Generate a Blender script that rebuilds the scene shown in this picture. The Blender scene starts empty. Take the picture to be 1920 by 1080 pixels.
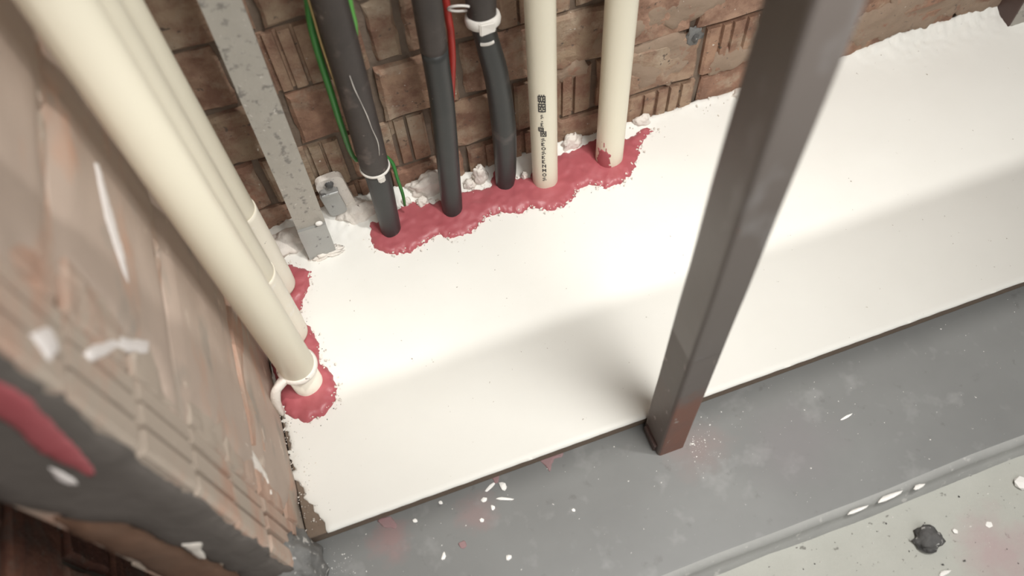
import bpy, bmesh, math, random
from mathutils import Vector, Matrix, noise
random.seed(7)
S = bpy.context.scene
COL = S.collection

# ------------------------------------------------------------ camera, world, light, exposure
F = 1511.0                                   # focal length in pixels of the 1920x1080 frame
CAM_H = 1.0                                  # metres above the coated board
def _n(v): return Vector(v).normalized()
_Z = -_n((90, 900, F))                       # world axes seen in the camera (x right, y down, z ahead)
_X = Vector((11010, -3639, F)); _X = (_X - _X.dot(_Z) * _Z).normalized()
_Y = _Z.cross(_X)
ROT = Matrix((_X, _Y, _Z))                   # camera -> world
CAM = Vector((0, 0, CAM_H))
cd = bpy.data.cameras.new('camera'); cam = bpy.data.objects.new('camera', cd); COL.objects.link(cam)
cd.sensor_width = 36; cd.lens = F * 36 / 1920; cd.clip_start = .01
r, u, b = ROT.col[0], -ROT.col[1], -ROT.col[2]
cam.matrix_world = Matrix(((r[0], u[0], b[0], CAM[0]), (r[1], u[1], b[1], CAM[1]), (r[2], u[2], b[2], CAM[2]), (0, 0, 0, 1)))
cd.dof.use_dof = True; cd.dof.focus_distance = 1.17; cd.dof.aperture_fstop = 2.8
S.camera = cam

w = bpy.data.worlds.new('world'); S.world = w; w.use_nodes = True
w.node_tree.nodes['Background'].inputs[0].default_value = (1.0, .985, .96, 1)
w.node_tree.nodes['Background'].inputs[1].default_value = .24
def area(name, loc, target, size, power, col, spread=180):
    l = bpy.data.lights.new(name, 'AREA'); l.shape = 'DISK'; l.size = size; l.energy = power; l.color = col; l.spread = math.radians(spread)
    o = bpy.data.objects.new(name, l); COL.objects.link(o); o.location = loc
    o.rotation_euler = (Vector(target) - Vector(loc)).to_track_quat('-Z', 'Y').to_euler()
    return o
area('work_lamp', (.42, .0, 1.36), (.17, .72, 0), .36, 4.3, (1, .985, .945), 85)
area('soft_fill', (.3, -1.3, 2.2), (.1, .5, 0), 1.6, 18.0, (1, .985, .95))  # unseen soft fill, added in place of ambient light
area('shade_band_light', (.55, .13, 2.5), (.3, .5, 0), 0.05, 24.0, (1, .985, .95))  # unseen small light, added to throw a shade band across the board
vs = S.view_settings
vs.view_transform = 'Standard'; vs.look = 'None'; vs.gamma = 1; vs.use_curve_mapping = False; vs.exposure = 0.06

# ------------------------------------------------------------ geometry helpers
def ray(px, py): return ROT @ Vector((px - 960, py - 540, F))
def onz(px, py, z=0.0): d = ray(px, py); return CAM + d * ((z - CAM_H) / d.z)
def ony(px, py, y): d = ray(px, py); return CAM + d * (y / d.y)
def onx(px, py, x): d = ray(px, py); return CAM + d * (x / d.x)
def depth(p): return (ROT.transposed() @ (Vector(p) - CAM)).z
def rad(p, wpx): return wpx / 2 * depth(p) / F

def link(name, me, mat=None, parent=None, smooth=False):
    o = bpy.data.objects.new(name, me); COL.objects.link(o)
    if mat and not me.materials: me.materials.append(mat)
    if smooth:
        for p in me.polygons: p.use_smooth = True
    if parent: o.parent = parent
    return o
def mesh(name, v, f):
    me = bpy.data.meshes.new(name); me.from_pydata([tuple(a) for a in v], [], f); me.update(); return me
def mk(name, v, f, mat, parent=None, smooth=False): return link(name, mesh(name, v, f), mat, parent, smooth)
def empty(name, loc=(0, 0, 0)):
    o = bpy.data.objects.new(name, None); o.empty_display_size = .02; COL.objects.link(o); o.location = loc; return o
def tag(o, label=None, cat=None, group=None, kind=None):
    if label: o['label'] = label
    if cat: o['category'] = cat
    if group: o['group'] = group
    if kind: o['kind'] = kind
    return o
def bm_mesh(name, bm):
    me = bpy.data.meshes.new(name); bmesh.ops.recalc_face_normals(bm, faces=bm.faces); bm.to_mesh(me); bm.free(); return me
def box_mesh(name, lo, hi, bevel=0, seg=1, jit=0):
    bm = bmesh.new(); bmesh.ops.create_cube(bm, size=1)
    lo, hi = Vector(lo), Vector(hi)
    for v in bm.verts:
        v.co = Vector(((hi[i] + lo[i]) / 2 + v.co[i] * (hi[i] - lo[i]) for i in range(3)))
        if jit: v.co += Vector((random.uniform(-jit, jit) for _ in range(3)))
    if bevel: bmesh.ops.bevel(bm, geom=bm.edges[:], offset=bevel, segments=seg, affect='EDGES')
    return bm_mesh(name, bm)

def tube(name, pts, rs, mat, parent=None, n=28, caps=True, sub=1, squash=None, wob=0):
    """a round tube through pts with radius per point (Catmull-Rom between the points)"""
    pts = [Vector(p) for p in pts]
    if not hasattr(rs, '__len__'): rs = [rs] * len(pts)
    P, Q = [], []
    for i in range(len(pts) - 1):
        a, b_, c, d = pts[max(i - 1, 0)], pts[i], pts[i + 1], pts[min(i + 2, len(pts) - 1)]
        lim = (c - b_).length                                      # keep far neighbours from bending this stretch
        if (b_ - a).length > lim: a = b_ + (a - b_).normalized() * lim
        if (d - c).length > lim: d = c + (d - c).normalized() * lim
        for k in range(sub):
            t = k / sub
            P.append(.5 * ((2 * b_) + (c - a) * t + (2 * a - 5 * b_ + 4 * c - d) * t * t + (3 * b_ - a - 3 * c + d) * t ** 3))
            s = t * t * (3 - 2 * t); Q.append(rs[i] * (1 - s) + rs[i + 1] * s)
    P.append(pts[-1]); Q.append(rs[-1])
    v, f = [], []
    ref = Vector((0, 1, 0))
    for i, p in enumerate(P):
        t = (P[min(i + 1, len(P) - 1)] - P[max(i - 1, 0)]).normalized()
        rr = ref if abs(t.dot(ref)) < .95 else Vector((1, 0, 0))
        e1 = (rr - t * rr.dot(t)).normalized(); e2 = t.cross(e1)
        for k in range(n):
            a = 2 * math.pi * k / n
            q = Q[i] * (1 + (wob * noise.noise(p * 23 + Vector((math.cos(a), math.sin(a), 0))) if wob else 0))
            v.append(p + (e1 * math.cos(a) + e2 * math.sin(a)) * q)
    for i in range(len(P) - 1):
        for k in range(n):
            k2 = (k + 1) % n
            f.append((i * n + k, i * n + k2, (i + 1) * n + k2, (i + 1) * n + k))
    if caps: f.append(tuple(range(n))[::-1]); f.append(tuple(range((len(P) - 1) * n, len(P) * n)))
    o = mk(name, v, f, mat, parent, True)
    if caps:
        for p in o.data.polygons:
            if len(p.vertices) > 4: p.use_smooth = False
    return o

def ring(name, c, axis, R, r0, mat, parent=None, n=36, m=8, arc=(0, 2 * math.pi), flat=1.0, e=None):
    axis = Vector(axis).normalized()
    e1 = (Vector(e) if e else Vector((1, 0, 0))); e1 = (e1 - axis * e1.dot(axis)).normalized(); e2 = axis.cross(e1)
    v, f = [], []
    full = abs(arc[1] - arc[0] - 2 * math.pi) < 1e-6
    N = n if full else n + 1
    for i in range(N):
        a = arc[0] + (arc[1] - arc[0]) * i / n
        d = e1 * math.cos(a) + e2 * math.sin(a)
        for k in range(m):
            t = 2 * math.pi * k / m
            v.append(Vector(c) + d * (R + r0 * math.cos(t)) + axis * (r0 * flat * math.sin(t)))
    for i in range(n):
        j = (i + 1) % N
        for k in range(m):
            k2 = (k + 1) % m
            f.append((i * m + k, j * m + k, j * m + k2, i * m + k2))
    if not full: f += [tuple(range(m))[::-1], tuple(range((N - 1) * m, N * m))]
    return mk(name, v, f, mat, parent, True)

def sdf(poly, x, y):
    d = 1e9; ins = False
    j = len(poly) - 1
    for i in range(len(poly)):
        ax, ay = poly[j]; bx, by = poly[i]
        ex, ey = bx - ax, by - ay
        t = max(0, min(1, ((x - ax) * ex + (y - ay) * ey) / (ex * ex + ey * ey + 1e-12)))
        d = min(d, (x - ax - ex * t) ** 2 + (y - ay - ey * t) ** 2)
        if (ay > y) != (by > y) and x < (bx - ax) * (y - ay) / (by - ay) + ax: ins = not ins
        j = i
    return math.sqrt(d) * (1 if ins else -1)
def nz(x, y, s, seed=0): return noise.noise(Vector((x * s, y * s, seed * 7.31 + .37)))

def blob(name, poly, res, hfun, mat, parent=None, rough=0.0, rs=60, frame=None, base=-.002, seed=0, phi_fun=None, bbox=None):
    """height field over the ragged inside of a 2-D outline, cut along its edge and closed by a skirt;
    frame maps (u, v, h) to the world (default: the horizontal plane)"""
    frame = frame or (lambda a, b_, h: Vector((a, b_, h)))
    if bbox: x0, x1, y0, y1 = bbox
    else:
        xs = [p[0] for p in poly]; ys = [p[1] for p in poly]; m = rough * 2 + res
        x0, x1, y0, y1 = min(xs) - m, max(xs) + m, min(ys) - m, max(ys) + m
    nx, ny = int((x1 - x0) / res) + 2, int((y1 - y0) / res) + 2
    phi = {}
    for i in range(nx):
        for j in range(ny):
            x, y = x0 + i * res, y0 + j * res
            p = phi_fun(x, y) if phi_fun else sdf(poly, x, y)
            if rough: p += rough * (nz(x, y, rs, seed) + .6 * nz(x, y, rs * 2.7, seed + 1))
            phi[i, j] = p
    V, Fc, idx, edge_n = [], [], {}, {}
    def vert(key, x, y, h):
        if key not in idx: idx[key] = len(V); V.append(frame(x, y, h))
        return idx[key]
    def corner(i, j):
        x, y = x0 + i * res, y0 + j * res
        return vert(('c', i, j), x, y, hfun(x, y, phi[i, j]))
    def cut(a, b_):
        k = ('e',) + tuple(sorted((a, b_)))
        t = phi[a] / (phi[a] - phi[b_])
        x = x0 + (a[0] + (b_[0] - a[0]) * t) * res; y = y0 + (a[1] + (b_[1] - a[1]) * t) * res
        return vert(k, x, y, hfun(x, y, 0)), (k, x, y)
    skirts = []
    for i in range(nx - 1):
        for j in range(ny - 1):
            c = [(i, j), (i + 1, j), (i + 1, j + 1), (i, j + 1)]
            s = [phi[q] > 0 for q in c]
            if not any(s): continue
            if all(s): Fc.append(tuple(corner(*q) for q in c)); continue
            poly_, cuts = [], []
            for k in range(4):
                a, b_ = c[k], c[(k + 1) % 4]
                if phi[a] > 0: poly_.append(corner(*a))
                if (phi[a] > 0) != (phi[b_] > 0):
                    q, info = cut(a, b_); poly_.append(q); cuts.append((q, info, phi[a] > 0))
            if len(poly_) > 2: Fc.append(tuple(poly_))
            for k in range(len(cuts)):
                if cuts[k][2]:
                    nxt = cuts[(k + 1) % len(cuts)]
                    ids = []
                    for q in (cuts[k], nxt): ids.append((q[0], vert(('b',) + q[1][0], q[1][1], q[1][2], base)))
                    Fc.append((ids[1][0], ids[0][0], ids[0][1], ids[1][1]))
    return mk(name, V, Fc, mat, parent, True)

# ------------------------------------------------------------ materials
def mat(name, build):
    m = bpy.data.materials.new(name); m.use_nodes = True
    nt = m.node_tree; bs = nt.nodes['Principled BSDF']
    build(nt, bs); return m
def N(nt, t, **kw):
    n = nt.nodes.new(t)
    for k, v in kw.items():
        if k in n.inputs: n.inputs[k].default_value = v
        else: setattr(n, k, v)
    return n
def coords(nt, scale=(1, 1, 1), world=False):
    if world: o = N(nt, 'ShaderNodeNewGeometry').outputs['Position']
    else: o = N(nt, 'ShaderNodeTexCoord').outputs['Object']
    mp = N(nt, 'ShaderNodeMapping'); mp.inputs['Scale'].default_value = scale
    nt.links.new(o, mp.inputs[0]); return mp.outputs[0]
def noise_n(nt, vec, scale, detail=4, rough=.6):
    n = N(nt, 'ShaderNodeTexNoise'); n.inputs['Scale'].default_value = scale
    n.inputs['Detail'].default_value = detail; n.inputs['Roughness'].default_value = rough
    nt.links.new(vec, n.inputs['Vector']); return n.outputs['Fac']
def ramp(nt, fac, stops):
    r_ = N(nt, 'ShaderNodeValToRGB'); e = r_.color_ramp.elements
    while len(e) < len(stops): e.new(.5)
    for q, (p, c) in zip(e, stops): q.position = p; q.color = (*c, 1) if len(c) == 3 else c
    nt.links.new(fac, r_.inputs[0]); return r_.outputs[0]
def mix(nt, fac, a, b_, mode='MIX'):
    m = N(nt, 'ShaderNodeMix', data_type='RGBA', blend_type=mode)
    for s, v in ((0, fac), (6, a), (7, b_)):
        if hasattr(v, 'is_output'): nt.links.new(v, m.inputs[s])
        else: m.inputs[s].default_value = (*v, 1) if isinstance(v, tuple) else v
    return m.outputs[2]
def bump(nt, bs, h, strength, dist=.002):
    b_ = N(nt, 'ShaderNodeBump'); b_.inputs['Strength'].default_value = strength; b_.inputs['Distance'].default_value = dist
    nt.links.new(h, b_.inputs['Height']); nt.links.new(b_.outputs[0], bs.inputs['Normal'])
BLK, WHT = (0, 0, 0), (1, 1, 1)

def simple(name, c0, c1, scale=40, rough=.6, spots=None, bmp=.15, bscale=200, metal=0, world=False, stretch=(1, 1, 1), spec=.5, stains=None):
    def bd(nt, bs):
        v = coords(nt, stretch, world)
        c = mix(nt, noise_n(nt, v, scale), c0, c1)
        for (sc, lo, hi, col) in spots or []:
            c = mix(nt, ramp(nt, noise_n(nt, v, sc, 3), [(lo, BLK), (hi, WHT)]), c, col)
        for (px_, py_, r_, col, amt) in stains or []:            # old spills soaked into the surface, with a ragged outline
            sub = N(nt, 'ShaderNodeVectorMath', operation='SUBTRACT'); nt.links.new(v, sub.inputs[0]); sub.inputs[1].default_value = (px_, py_, 0)
            sc_ = N(nt, 'ShaderNodeVectorMath', operation='MULTIPLY'); nt.links.new(sub.outputs[0], sc_.inputs[0]); sc_.inputs[1].default_value = (1, 1, 0)
            ln = N(nt, 'ShaderNodeVectorMath', operation='LENGTH'); nt.links.new(sc_.outputs[0], ln.inputs[0])
            ma = N(nt, 'ShaderNodeMath', operation='MULTIPLY_ADD'); nt.links.new(noise_n(nt, v, 1.2 / r_, 4), ma.inputs[0]); ma.inputs[1].default_value = r_ * 1.8; nt.links.new(ln.outputs['Value'], ma.inputs[2])
            mr = N(nt, 'ShaderNodeMapRange'); nt.links.new(ma.outputs[0], mr.inputs[0])
            mr.inputs[1].default_value = r_ * 1.1; mr.inputs[2].default_value = r_ * 2.0; mr.inputs[3].default_value = amt; mr.inputs[4].default_value = 0
            c = mix(nt, mr.outputs[0], c, col)
        nt.links.new(c, bs.inputs['Base Color']); bs.inputs['Roughness'].default_value = rough
        bs.inputs['Metallic'].default_value = metal; bs.inputs['Specular IOR Level'].default_value = spec
        if bmp: bump(nt, bs, noise_n(nt, v, bscale), bmp)
    return mat(name, bd)

def brick_mat(name, cols, smear, smear_amt, stretch=(1, 1, 1), spots=True):
    def bd(nt, bs):
        v = coords(nt, stretch, world=True)
        rnd = N(nt, 'ShaderNodeObjectInfo').outputs['Random']
        c = ramp(nt, rnd, [(i / max(1, len(cols) - 1), q) for i, q in enumerate(cols)])
        c = mix(nt, ramp(nt, noise_n(nt, v, 26, 5, .65), [(.38, BLK), (.62, WHT)]), c, tuple(a * (.66 if spots else .9) for a in cols[0]))
        c = mix(nt, ramp(nt, noise_n(nt, v, 11, 5, .7), [(smear_amt, BLK), (smear_amt + .14, WHT)]), c, smear)
        if spots: c = mix(nt, ramp(nt, noise_n(nt, v, 90, 3), [(.64, BLK), (.7, WHT)]), c, (.13, .095, .075))
        c = mix(nt, ramp(nt, noise_n(nt, v, 120, 2), [(.72, BLK), (.76, WHT)]), c, (.62, .55, .48))
        nt.links.new(c, bs.inputs['Base Color']); bs.inputs['Roughness'].default_value = .85
        h = mix(nt, .5, noise_n(nt, v, 60, 6, .7), noise_n(nt, v, 260, 3))
        bump(nt, bs, h, .7, .004)
    return mat(name, bd)
M_BRICK = brick_mat('brick_clay', [(.34, .185, .125), (.40, .25, .165), (.37, .275, .19), (.31, .225, .15), (.44, .27, .19)], (.41, .32, .235), .52)
M_BRICKL = brick_mat('brick_smeared', [(.50, .315, .235), (.50, .36, .285), (.46, .35, .285)], (.45, .375, .31), .44, (1, .4, 1), False)
M_BRICK_SHADE = brick_mat('brick_shaded', [(.12, .045, .03), (.16, .07, .04), (.10, .06, .045)], (.10, .08, .065), .55)  # brick with the return wall's shade put into the colour
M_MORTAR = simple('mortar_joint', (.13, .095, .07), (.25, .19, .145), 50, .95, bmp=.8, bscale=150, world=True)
M_MORTAR_SHADE = simple('mortar_shaded', (.10, .085, .07), (.16, .14, .115), 50, .95, bmp=.8, bscale=150, world=True)
M_WSMEAR = simple('brown_mortar_smear', (.25, .175, .125), (.36, .27, .20), 22, .92, [(40, .6, .7, (.30, .16, .11)), (120, .68, .74, (.14, .11, .09)), (140, .71, .75, (.6, .53, .46))], bmp=.8, bscale=110, world=True)
M_BSMEAR = simple('brown_clay_smear', (.17, .075, .038), (.13, .085, .06), 12, .85, bmp=.6, bscale=90, world=True)
M_LSMEAR = simple('pink_mortar_smear', (.40, .31, .255), (.50, .40, .335), 9, .7, [(13, .54, .66, (.50, .31, .225)), (20, .60, .72, (.34, .29, .245)), (60, .66, .74, (.60, .50, .42))], bmp=.5, bscale=50, world=True, stretch=(1, .4, 1))
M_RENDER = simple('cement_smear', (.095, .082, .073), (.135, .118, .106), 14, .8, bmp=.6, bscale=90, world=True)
M_COAT = simple('fire_coating', (.80, .785, .735), (.86, .848, .80), 9, .5, [(150, .73, .75, (.35, .3, .25))], bmp=.05, bscale=60, world=True, spec=.3)
M_PLAST = simple('plaster_lump', (.74, .68, .61), (.84, .79, .73), 60, .8, [(110, .68, .72, (.25, .2, .17))], bmp=.7, bscale=180, world=True)
M_PLASTB = simple('plaster_smear', (.74, .68, .66), (.86, .82, .80), 60, .6, bmp=.3, bscale=120, world=True)
M_RAW = simple('raw_board', (.16, .115, .085), (.21, .16, .12), 90, .9, bmp=.4, bscale=300, world=True)
M_RED = simple('red_sealant', (.37, .075, .09), (.46, .13, .145), 30, .42, [(70, .74, .78, (.75, .5, .5))], bmp=.35, bscale=55, world=True)
M_STAIN = simple('pink_stain', (.27, .12, .13), (.23, .18, .175), 60, .6, bmp=.1, world=True)
M_CREAM = simple('cream_plastic', (.80, .745, .60), (.83, .775, .635), 8, .38, bmp=.02, spec=.45)
M_CREAMP = simple('cream_plastic_plastered', (.76, .70, .585), (.83, .78, .68), 12, .5, [(45, .60, .68, (.83, .79, .72)), (130, .70, .74, (.3, .26, .2))], bmp=.25, bscale=70, spec=.4)
M_BLACK = simple('black_plastic', (.026, .028, .028), (.045, .046, .045), 16, .42, [(22, .64, .74, (.085, .075, .07)), (120, .74, .78, (.3, .27, .24))], bmp=.15, bscale=50)
M_BLACKD = simple('black_plastic_dusty', (.035, .03, .028), (.075, .06, .054), 22, .55, [(30, .56, .7, (.12, .095, .085)), (60, .66, .72, (.2, .16, .14))], bmp=.3, bscale=60)
M_TIE = simple('white_tie', (.72, .68, .63), (.8, .77, .72), 60, .5, bmp=.1)
M_GREEN = simple('green_cable', (.03, .17, .035), (.05, .24, .05), 30, .4, bmp=0)
M_GREENL = simple('light_green_tape', (.10, .36, .06), (.13, .42, .08), 30, .45, bmp=0)
M_YEL = simple('tan_thread', (.32, .22, .09), (.4, .28, .12), 60, .6, bmp=0)
M_REDC = simple('red_cable', (.33, .02, .015), (.42, .035, .025), 30, .4, bmp=0)
M_ZINC = simple('zinc_bar', (.37, .345, .305), (.47, .44, .395), 35, .62, [(75, .57, .66, (.24, .225, .205)), (140, .66, .7, (.6, .57, .52))], bmp=.35, bscale=120, metal=.15)
M_ZINC2 = simple('zinc_clip', (.36, .36, .35), (.44, .44, .43), 30, .4, [(70, .62, .68, (.16, .16, .16))], bmp=.1, metal=.5)
M_INK = simple('print_ink', (.045, .042, .04), (.07, .065, .06), 60, .6, bmp=0)
M_STEEL = simple('painted_steel', (.13, .108, .097), (.18, .157, .145), 9, .36, [(16, .60, .72, (.22, .205, .20)), (26, .66, .74, (.2, .085, .055))], bmp=.3, bscale=18, metal=.25, stretch=(1, 1, .5))
def rust_build(nt, bs):                                            # rust creeping up from the foot
    v = coords(nt, (1, 1, .6), True)
    base = mix(nt, noise_n(nt, v, 9), (.13, .108, .097), (.18, .157, .145))
    rc = mix(nt, noise_n(nt, v, 34), (.26, .095, .055), (.17, .10, .08))
    sep = N(nt, 'ShaderNodeSeparateXYZ'); nt.links.new(N(nt, 'ShaderNodeNewGeometry').outputs['Position'], sep.inputs[0])
    ma = N(nt, 'ShaderNodeMath', operation='MULTIPLY_ADD'); nt.links.new(noise_n(nt, v, 18, 4), ma.inputs[0]); ma.inputs[1].default_value = .16; nt.links.new(sep.outputs[2], ma.inputs[2])
    mr = N(nt, 'ShaderNodeMapRange'); nt.links.new(ma.outputs[0], mr.inputs[0])
    mr.inputs[1].default_value = .21; mr.inputs[2].default_value = .26; mr.inputs[3].default_value = 1; mr.inputs[4].default_value = 0
    sn = N(nt, 'ShaderNodeSeparateXYZ'); nt.links.new(N(nt, 'ShaderNodeTexCoord').outputs['Normal'], sn.inputs[0])   # rust shows mainly on the front side
    fm = N(nt, 'ShaderNodeMapRange'); nt.links.new(sn.outputs[1], fm.inputs[0]); fm.inputs[1].default_value = -.9; fm.inputs[2].default_value = -.6; fm.inputs[3].default_value = 1; fm.inputs[4].default_value = .12
    mm = N(nt, 'ShaderNodeMath', operation='MULTIPLY'); nt.links.new(mr.outputs[0], mm.inputs[0]); nt.links.new(fm.outputs[0], mm.inputs[1])
    c_ = mix(nt, mm.outputs[0], base, rc)
    c_ = mix(nt, ramp(nt, noise_n(nt, v, 60, 3), [(.64, BLK), (.7, WHT)]), c_, (.36, .30, .27))
    nt.links.new(c_, bs.inputs['Base Color']); bs.inputs['Roughness'].default_value = .5; bs.inputs['Metallic'].default_value = .15
    bump(nt, bs, noise_n(nt, v, 60), .3)
M_RUST = mat('rusty_steel', rust_build)
M_DKSTEEL = simple('brown_steel', (.06, .03, .025), (.10, .06, .05), 20, .5, bmp=.2)
M_KERB = simple('smooth_concrete', (.150, .150, .147), (.215, .218, .212), 7, .5, [(24, .58, .78, (.25, .25, .245)), (45, .64, .78, (.14, .137, .133)), (150, .735, .77, (.5, .49, .47))], bmp=.12, bscale=40, world=True, spec=.35, stains=[(.30, .275, .05, (.25, .19, .18), .6), (.0, .295, .03, (.26, .17, .165), .5), (-.11, .30, .03, (.27, .16, .155), .6), (-.16, .22, .06, (.20, .195, .185), .6), (.42, .24, .07, (.2, .185, .19), .5)])
M_FLOOR = simple('rough_concrete', (.36, .36, .325), (.44, .44, .40), 16, .85, [(90, .66, .72, (.19, .185, .165)), (150, .72, .75, (.6, .59, .55)), (120, .74, .76, (.10, .09, .085))], bmp=.5, bscale=150, world=True, stains=[(.60, .025, .06, (.40, .30, .30), .75), (.27, .10, .02, (.40, .28, .28), .5)])
M_GREYM = simple('grey_mortar', (.10, .10, .098), (.22, .215, .205), 60, .8, [(110, .62, .68, (.62, .6, .57)), (80, .68, .72, (.09, .09, .09))], bmp=1, bscale=120, world=True)
M_WHITE = simple('white_chip', (.8, .78, .74), (.88, .86, .83), 60, .7, bmp=.2)
M_DARKC = simple('dark_clod', (.05, .05, .05), (.13, .125, .12), 90, .8, [(120, .62, .66, (.45, .44, .42))], bmp=.8, bscale=160)

# ------------------------------------------------------------ the setting
YB, XL, YF = .798, -.208, .331            # brick faces of back wall and left wall, front edge of the board
YE = .278                                 # front end of the left wall
ZB = -.025                                # kerb top below the top of the board

# brick pieces: shared meshes per length, plain or with combed grooves on the face (face at y = 0, depth towards +y)
def brick_plain(L, H=.0905, D=.10):
    bm = bmesh.new(); bmesh.ops.create_cube(bm, size=1)
    for v in bm.verts: v.co = Vector((v.co.x * L, (v.co.y + .5) * D, v.co.z * H))
    front = [e for e in bm.edges if all(v.co.y < .001 for v in e.verts)]
    bmesh.ops.bevel(bm, geom=front, offset=.0045, segments=1, affect='EDGES')
    es = [e for e in bm.edges if all(v.co.y < .006 for v in e.verts) and e.calc_length() > .03]
    bmesh.ops.subdivide_edges(bm, edges=es, cuts=4, use_grid_fill=True)
    sd = random.random() * 50
    for v in bm.verts:
        if v.co.y < .006:
            v.co += .0034 * noise.noise_vector(v.co * 55 + Vector((sd, 0, 0))); v.co.y += .0016 * noise.noise(v.co * 90 + Vector((0, sd, 0)))
    return bm_mesh('brick', bm)
def brick_grooved(L, H=.0905, D=.10, gw=.006, gd=.006, pitch=.021):
    xs = [(-L / 2 + .004, .0)]; n = max(2, int((L - .02) / pitch)); g0 = -(n - 1) * pitch / 2
    prof = [(-L / 2, D), (-L / 2, .003), (-L / 2 + .004, 0)]
    for i in range(n):
        c = g0 + i * pitch + random.uniform(-.002, .002); q = gw * random.uniform(.7, 1.3); d = gd * random.uniform(.7, 1.3)
        prof += [(c - q / 2, 0), (c - q / 3, d), (c + q / 3, d), (c + q / 2, 0)]
    prof += [(L / 2 - .004, 0), (L / 2, .003), (L / 2, D)]
    m = len(prof)
    v = [(x, y, -H / 2) for x, y in prof] + [(x, y, H / 2) for x, y in prof]
    f = [(i, (i + 1) % m, (i + 1) % m + m, i + m) for i in range(m)] + [tuple(range(m))[::-1], tuple(range(m, 2 * m))]
    me = mesh('brick', v, f); return me
LIB = {}
def brick_me(L, grooved, mt):
    k = (round(L, 3), grooved, mt.name, random.randint(0, 2))
    if k not in LIB:
        LIB[k] = (brick_grooved if grooved else brick_plain)(L); LIB[k].materials.append(mt)
    return LIB[k]
def put_brick(parent, L, grooved, mt, loc, rz, dy=None):
    o = bpy.data.objects.new('brick', brick_me(L, grooved, mt)); COL.objects.link(o); o.parent = parent
    o.location = loc; o.rotation_euler = (random.uniform(-.012, .012), random.uniform(-.012, .012), rz + random.uniform(-.01, .01))
    return o
J = .010
def course(parent, joints, flags, zc, mt, place, rz):
    for i in range(len(joints) - 1):
        a, b_ = joints[i] + J / 2, joints[i + 1] - J / 2
        if b_ - a < .02: continue
        g = flags[i % len(flags)]
        put_brick(parent, b_ - a, g, mt, place((a + b_) / 2, zc), rz)

wb = tag(link('wall_back', box_mesh('wall_back', (-.34, YB + .009, -.12), (1.62, YB + .13, 1.35)), M_MORTAR), 'brown brick wall behind the row of upright pipes', kind='structure')
rows = [  # (bottom z, vertical joints, grooved?)
    (-.035, [-.21, -.085, .035, .155, .30, .42, .545, .79, 1.03, 1.155, 1.40, 1.60], [0, 1, 0, 1, 0, 1, 0, 0, 0, 1, 0]),
    (.065, [-.21, -.135, -.015, .11, .235, .365, .54, .655, .90, 1.14, 1.27, 1.60], [0, 1, 1, 0, 1, 0, 1, 0, 0, 0, 0]),
    (.165, [-.21, -.185, -.07, .048, .165, .285, .40, .52, .76, 1.0, 1.25, 1.60], [0, 0, 0, 0, 0, 0, 0, 0, 1, 0]),
    (.265, [-.21, -.115, .0, .055, .10, .22, .33, .455, .695, .94, 1.18, 1.45, 1.60], [0, 1, 1, 0, 0, 1, 0]),
    (.365, [-.21, -.06, .05, .17, .29, .53, .77, 1.01, 1.25, 1.60], [0, 0, 1, 0]),
    (.465, [-.21, -.13, .11, .35, .47, .71, .95, 1.19, 1.60], [0]), (.565, [-.21, -.02, .22, .46, .70, .94, 1.18, 1.60], [0]),
    (.665, [-.21, -.13, .11, .35, .59, .83, 1.07, 1.31, 1.60], [0]), (.765, [-.21, -.02, .22, .46, .70, .94, 1.18, 1.60], [0])]
for z0, js, fl in rows:
    course(wb, js, fl, z0 + .05, M_BRICK, lambda x, z: (x, YB + random.uniform(-.003, .004), z), 0)

def fr_back(a_, b_, h): return Vector((a_, YB - h, b_))
for i, (x, z, hw, hh) in enumerate(((.47, .125, .06, .05), (.60, .085, .05, .025), (.40, .20, .05, .03), (.72, .11, .10, .05), (.92, .06, .12, .045), (1.10, .05, .09, .04), (.50, .215, .07, .03), (.33, .16, .03, .02))):
    pl = [(x + hw * (1 + .25 * nz(i, t, 1.7, 1)) * math.cos(t), z + hh * (1 + .25 * nz(i, t, 2.1, 2)) * math.sin(t)) for t in [k * math.pi / 8 for k in range(16)]]
    blob('mortar_smear', pl, .006, lambda x_, y_, p_: -.003 + .0055 * min(1, max(0, p_) / .012) + .0035 * nz(x_, y_, 30, 3) + .002 * nz(x_, y_, 80, 4), M_WSMEAR, wb, .012, 45, fr_back, -.009, i)
wl = tag(link('wall_left', box_mesh('wall_left', (-.302, YE + .008, -.12), (XL - .006, YB + .05, 1.3)), M_MORTAR), 'pinkish smeared brick wall close beside the left cream pipes', kind='structure')
for k in range(-1, 12):
    z0 = .065 + .1 * (k - 1) + .005
    off = .125 if k % 2 else 0
    js = [YE, YE + .118, YE + .118 + .245, YE + .118 + .49, YB] if k % 2 else [YE, YE + .243, YE + .243 + .125, YE + .488, YB]
    js = [j for j in js if j <= YB] ; js = sorted(set(js))
    for i in range(len(js) - 1):
        a, b_ = js[i] + (0 if i == 0 else J / 2), js[i + 1] - J / 2
        if b_ - a < .02: continue
        # corner bricks stand with their combed side out, split so the grooves lie next to the corner
        if i == 0:
            put_brick(wl, .062, True, M_BRICKL, (XL + random.uniform(-.002, .002), a + .031, z0 + .045), math.pi / 2)
            if b_ - a > .08: put_brick(wl, b_ - a - .064, False, M_BRICKL, (XL + random.uniform(-.002, .001), (a + .064 + b_) / 2, z0 + .045), math.pi / 2)
        else:
            put_brick(wl, b_ - a, False, M_BRICKL, (XL + random.uniform(-.003, .001), (a + b_) / 2, z0 + .045), math.pi / 2)

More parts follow.
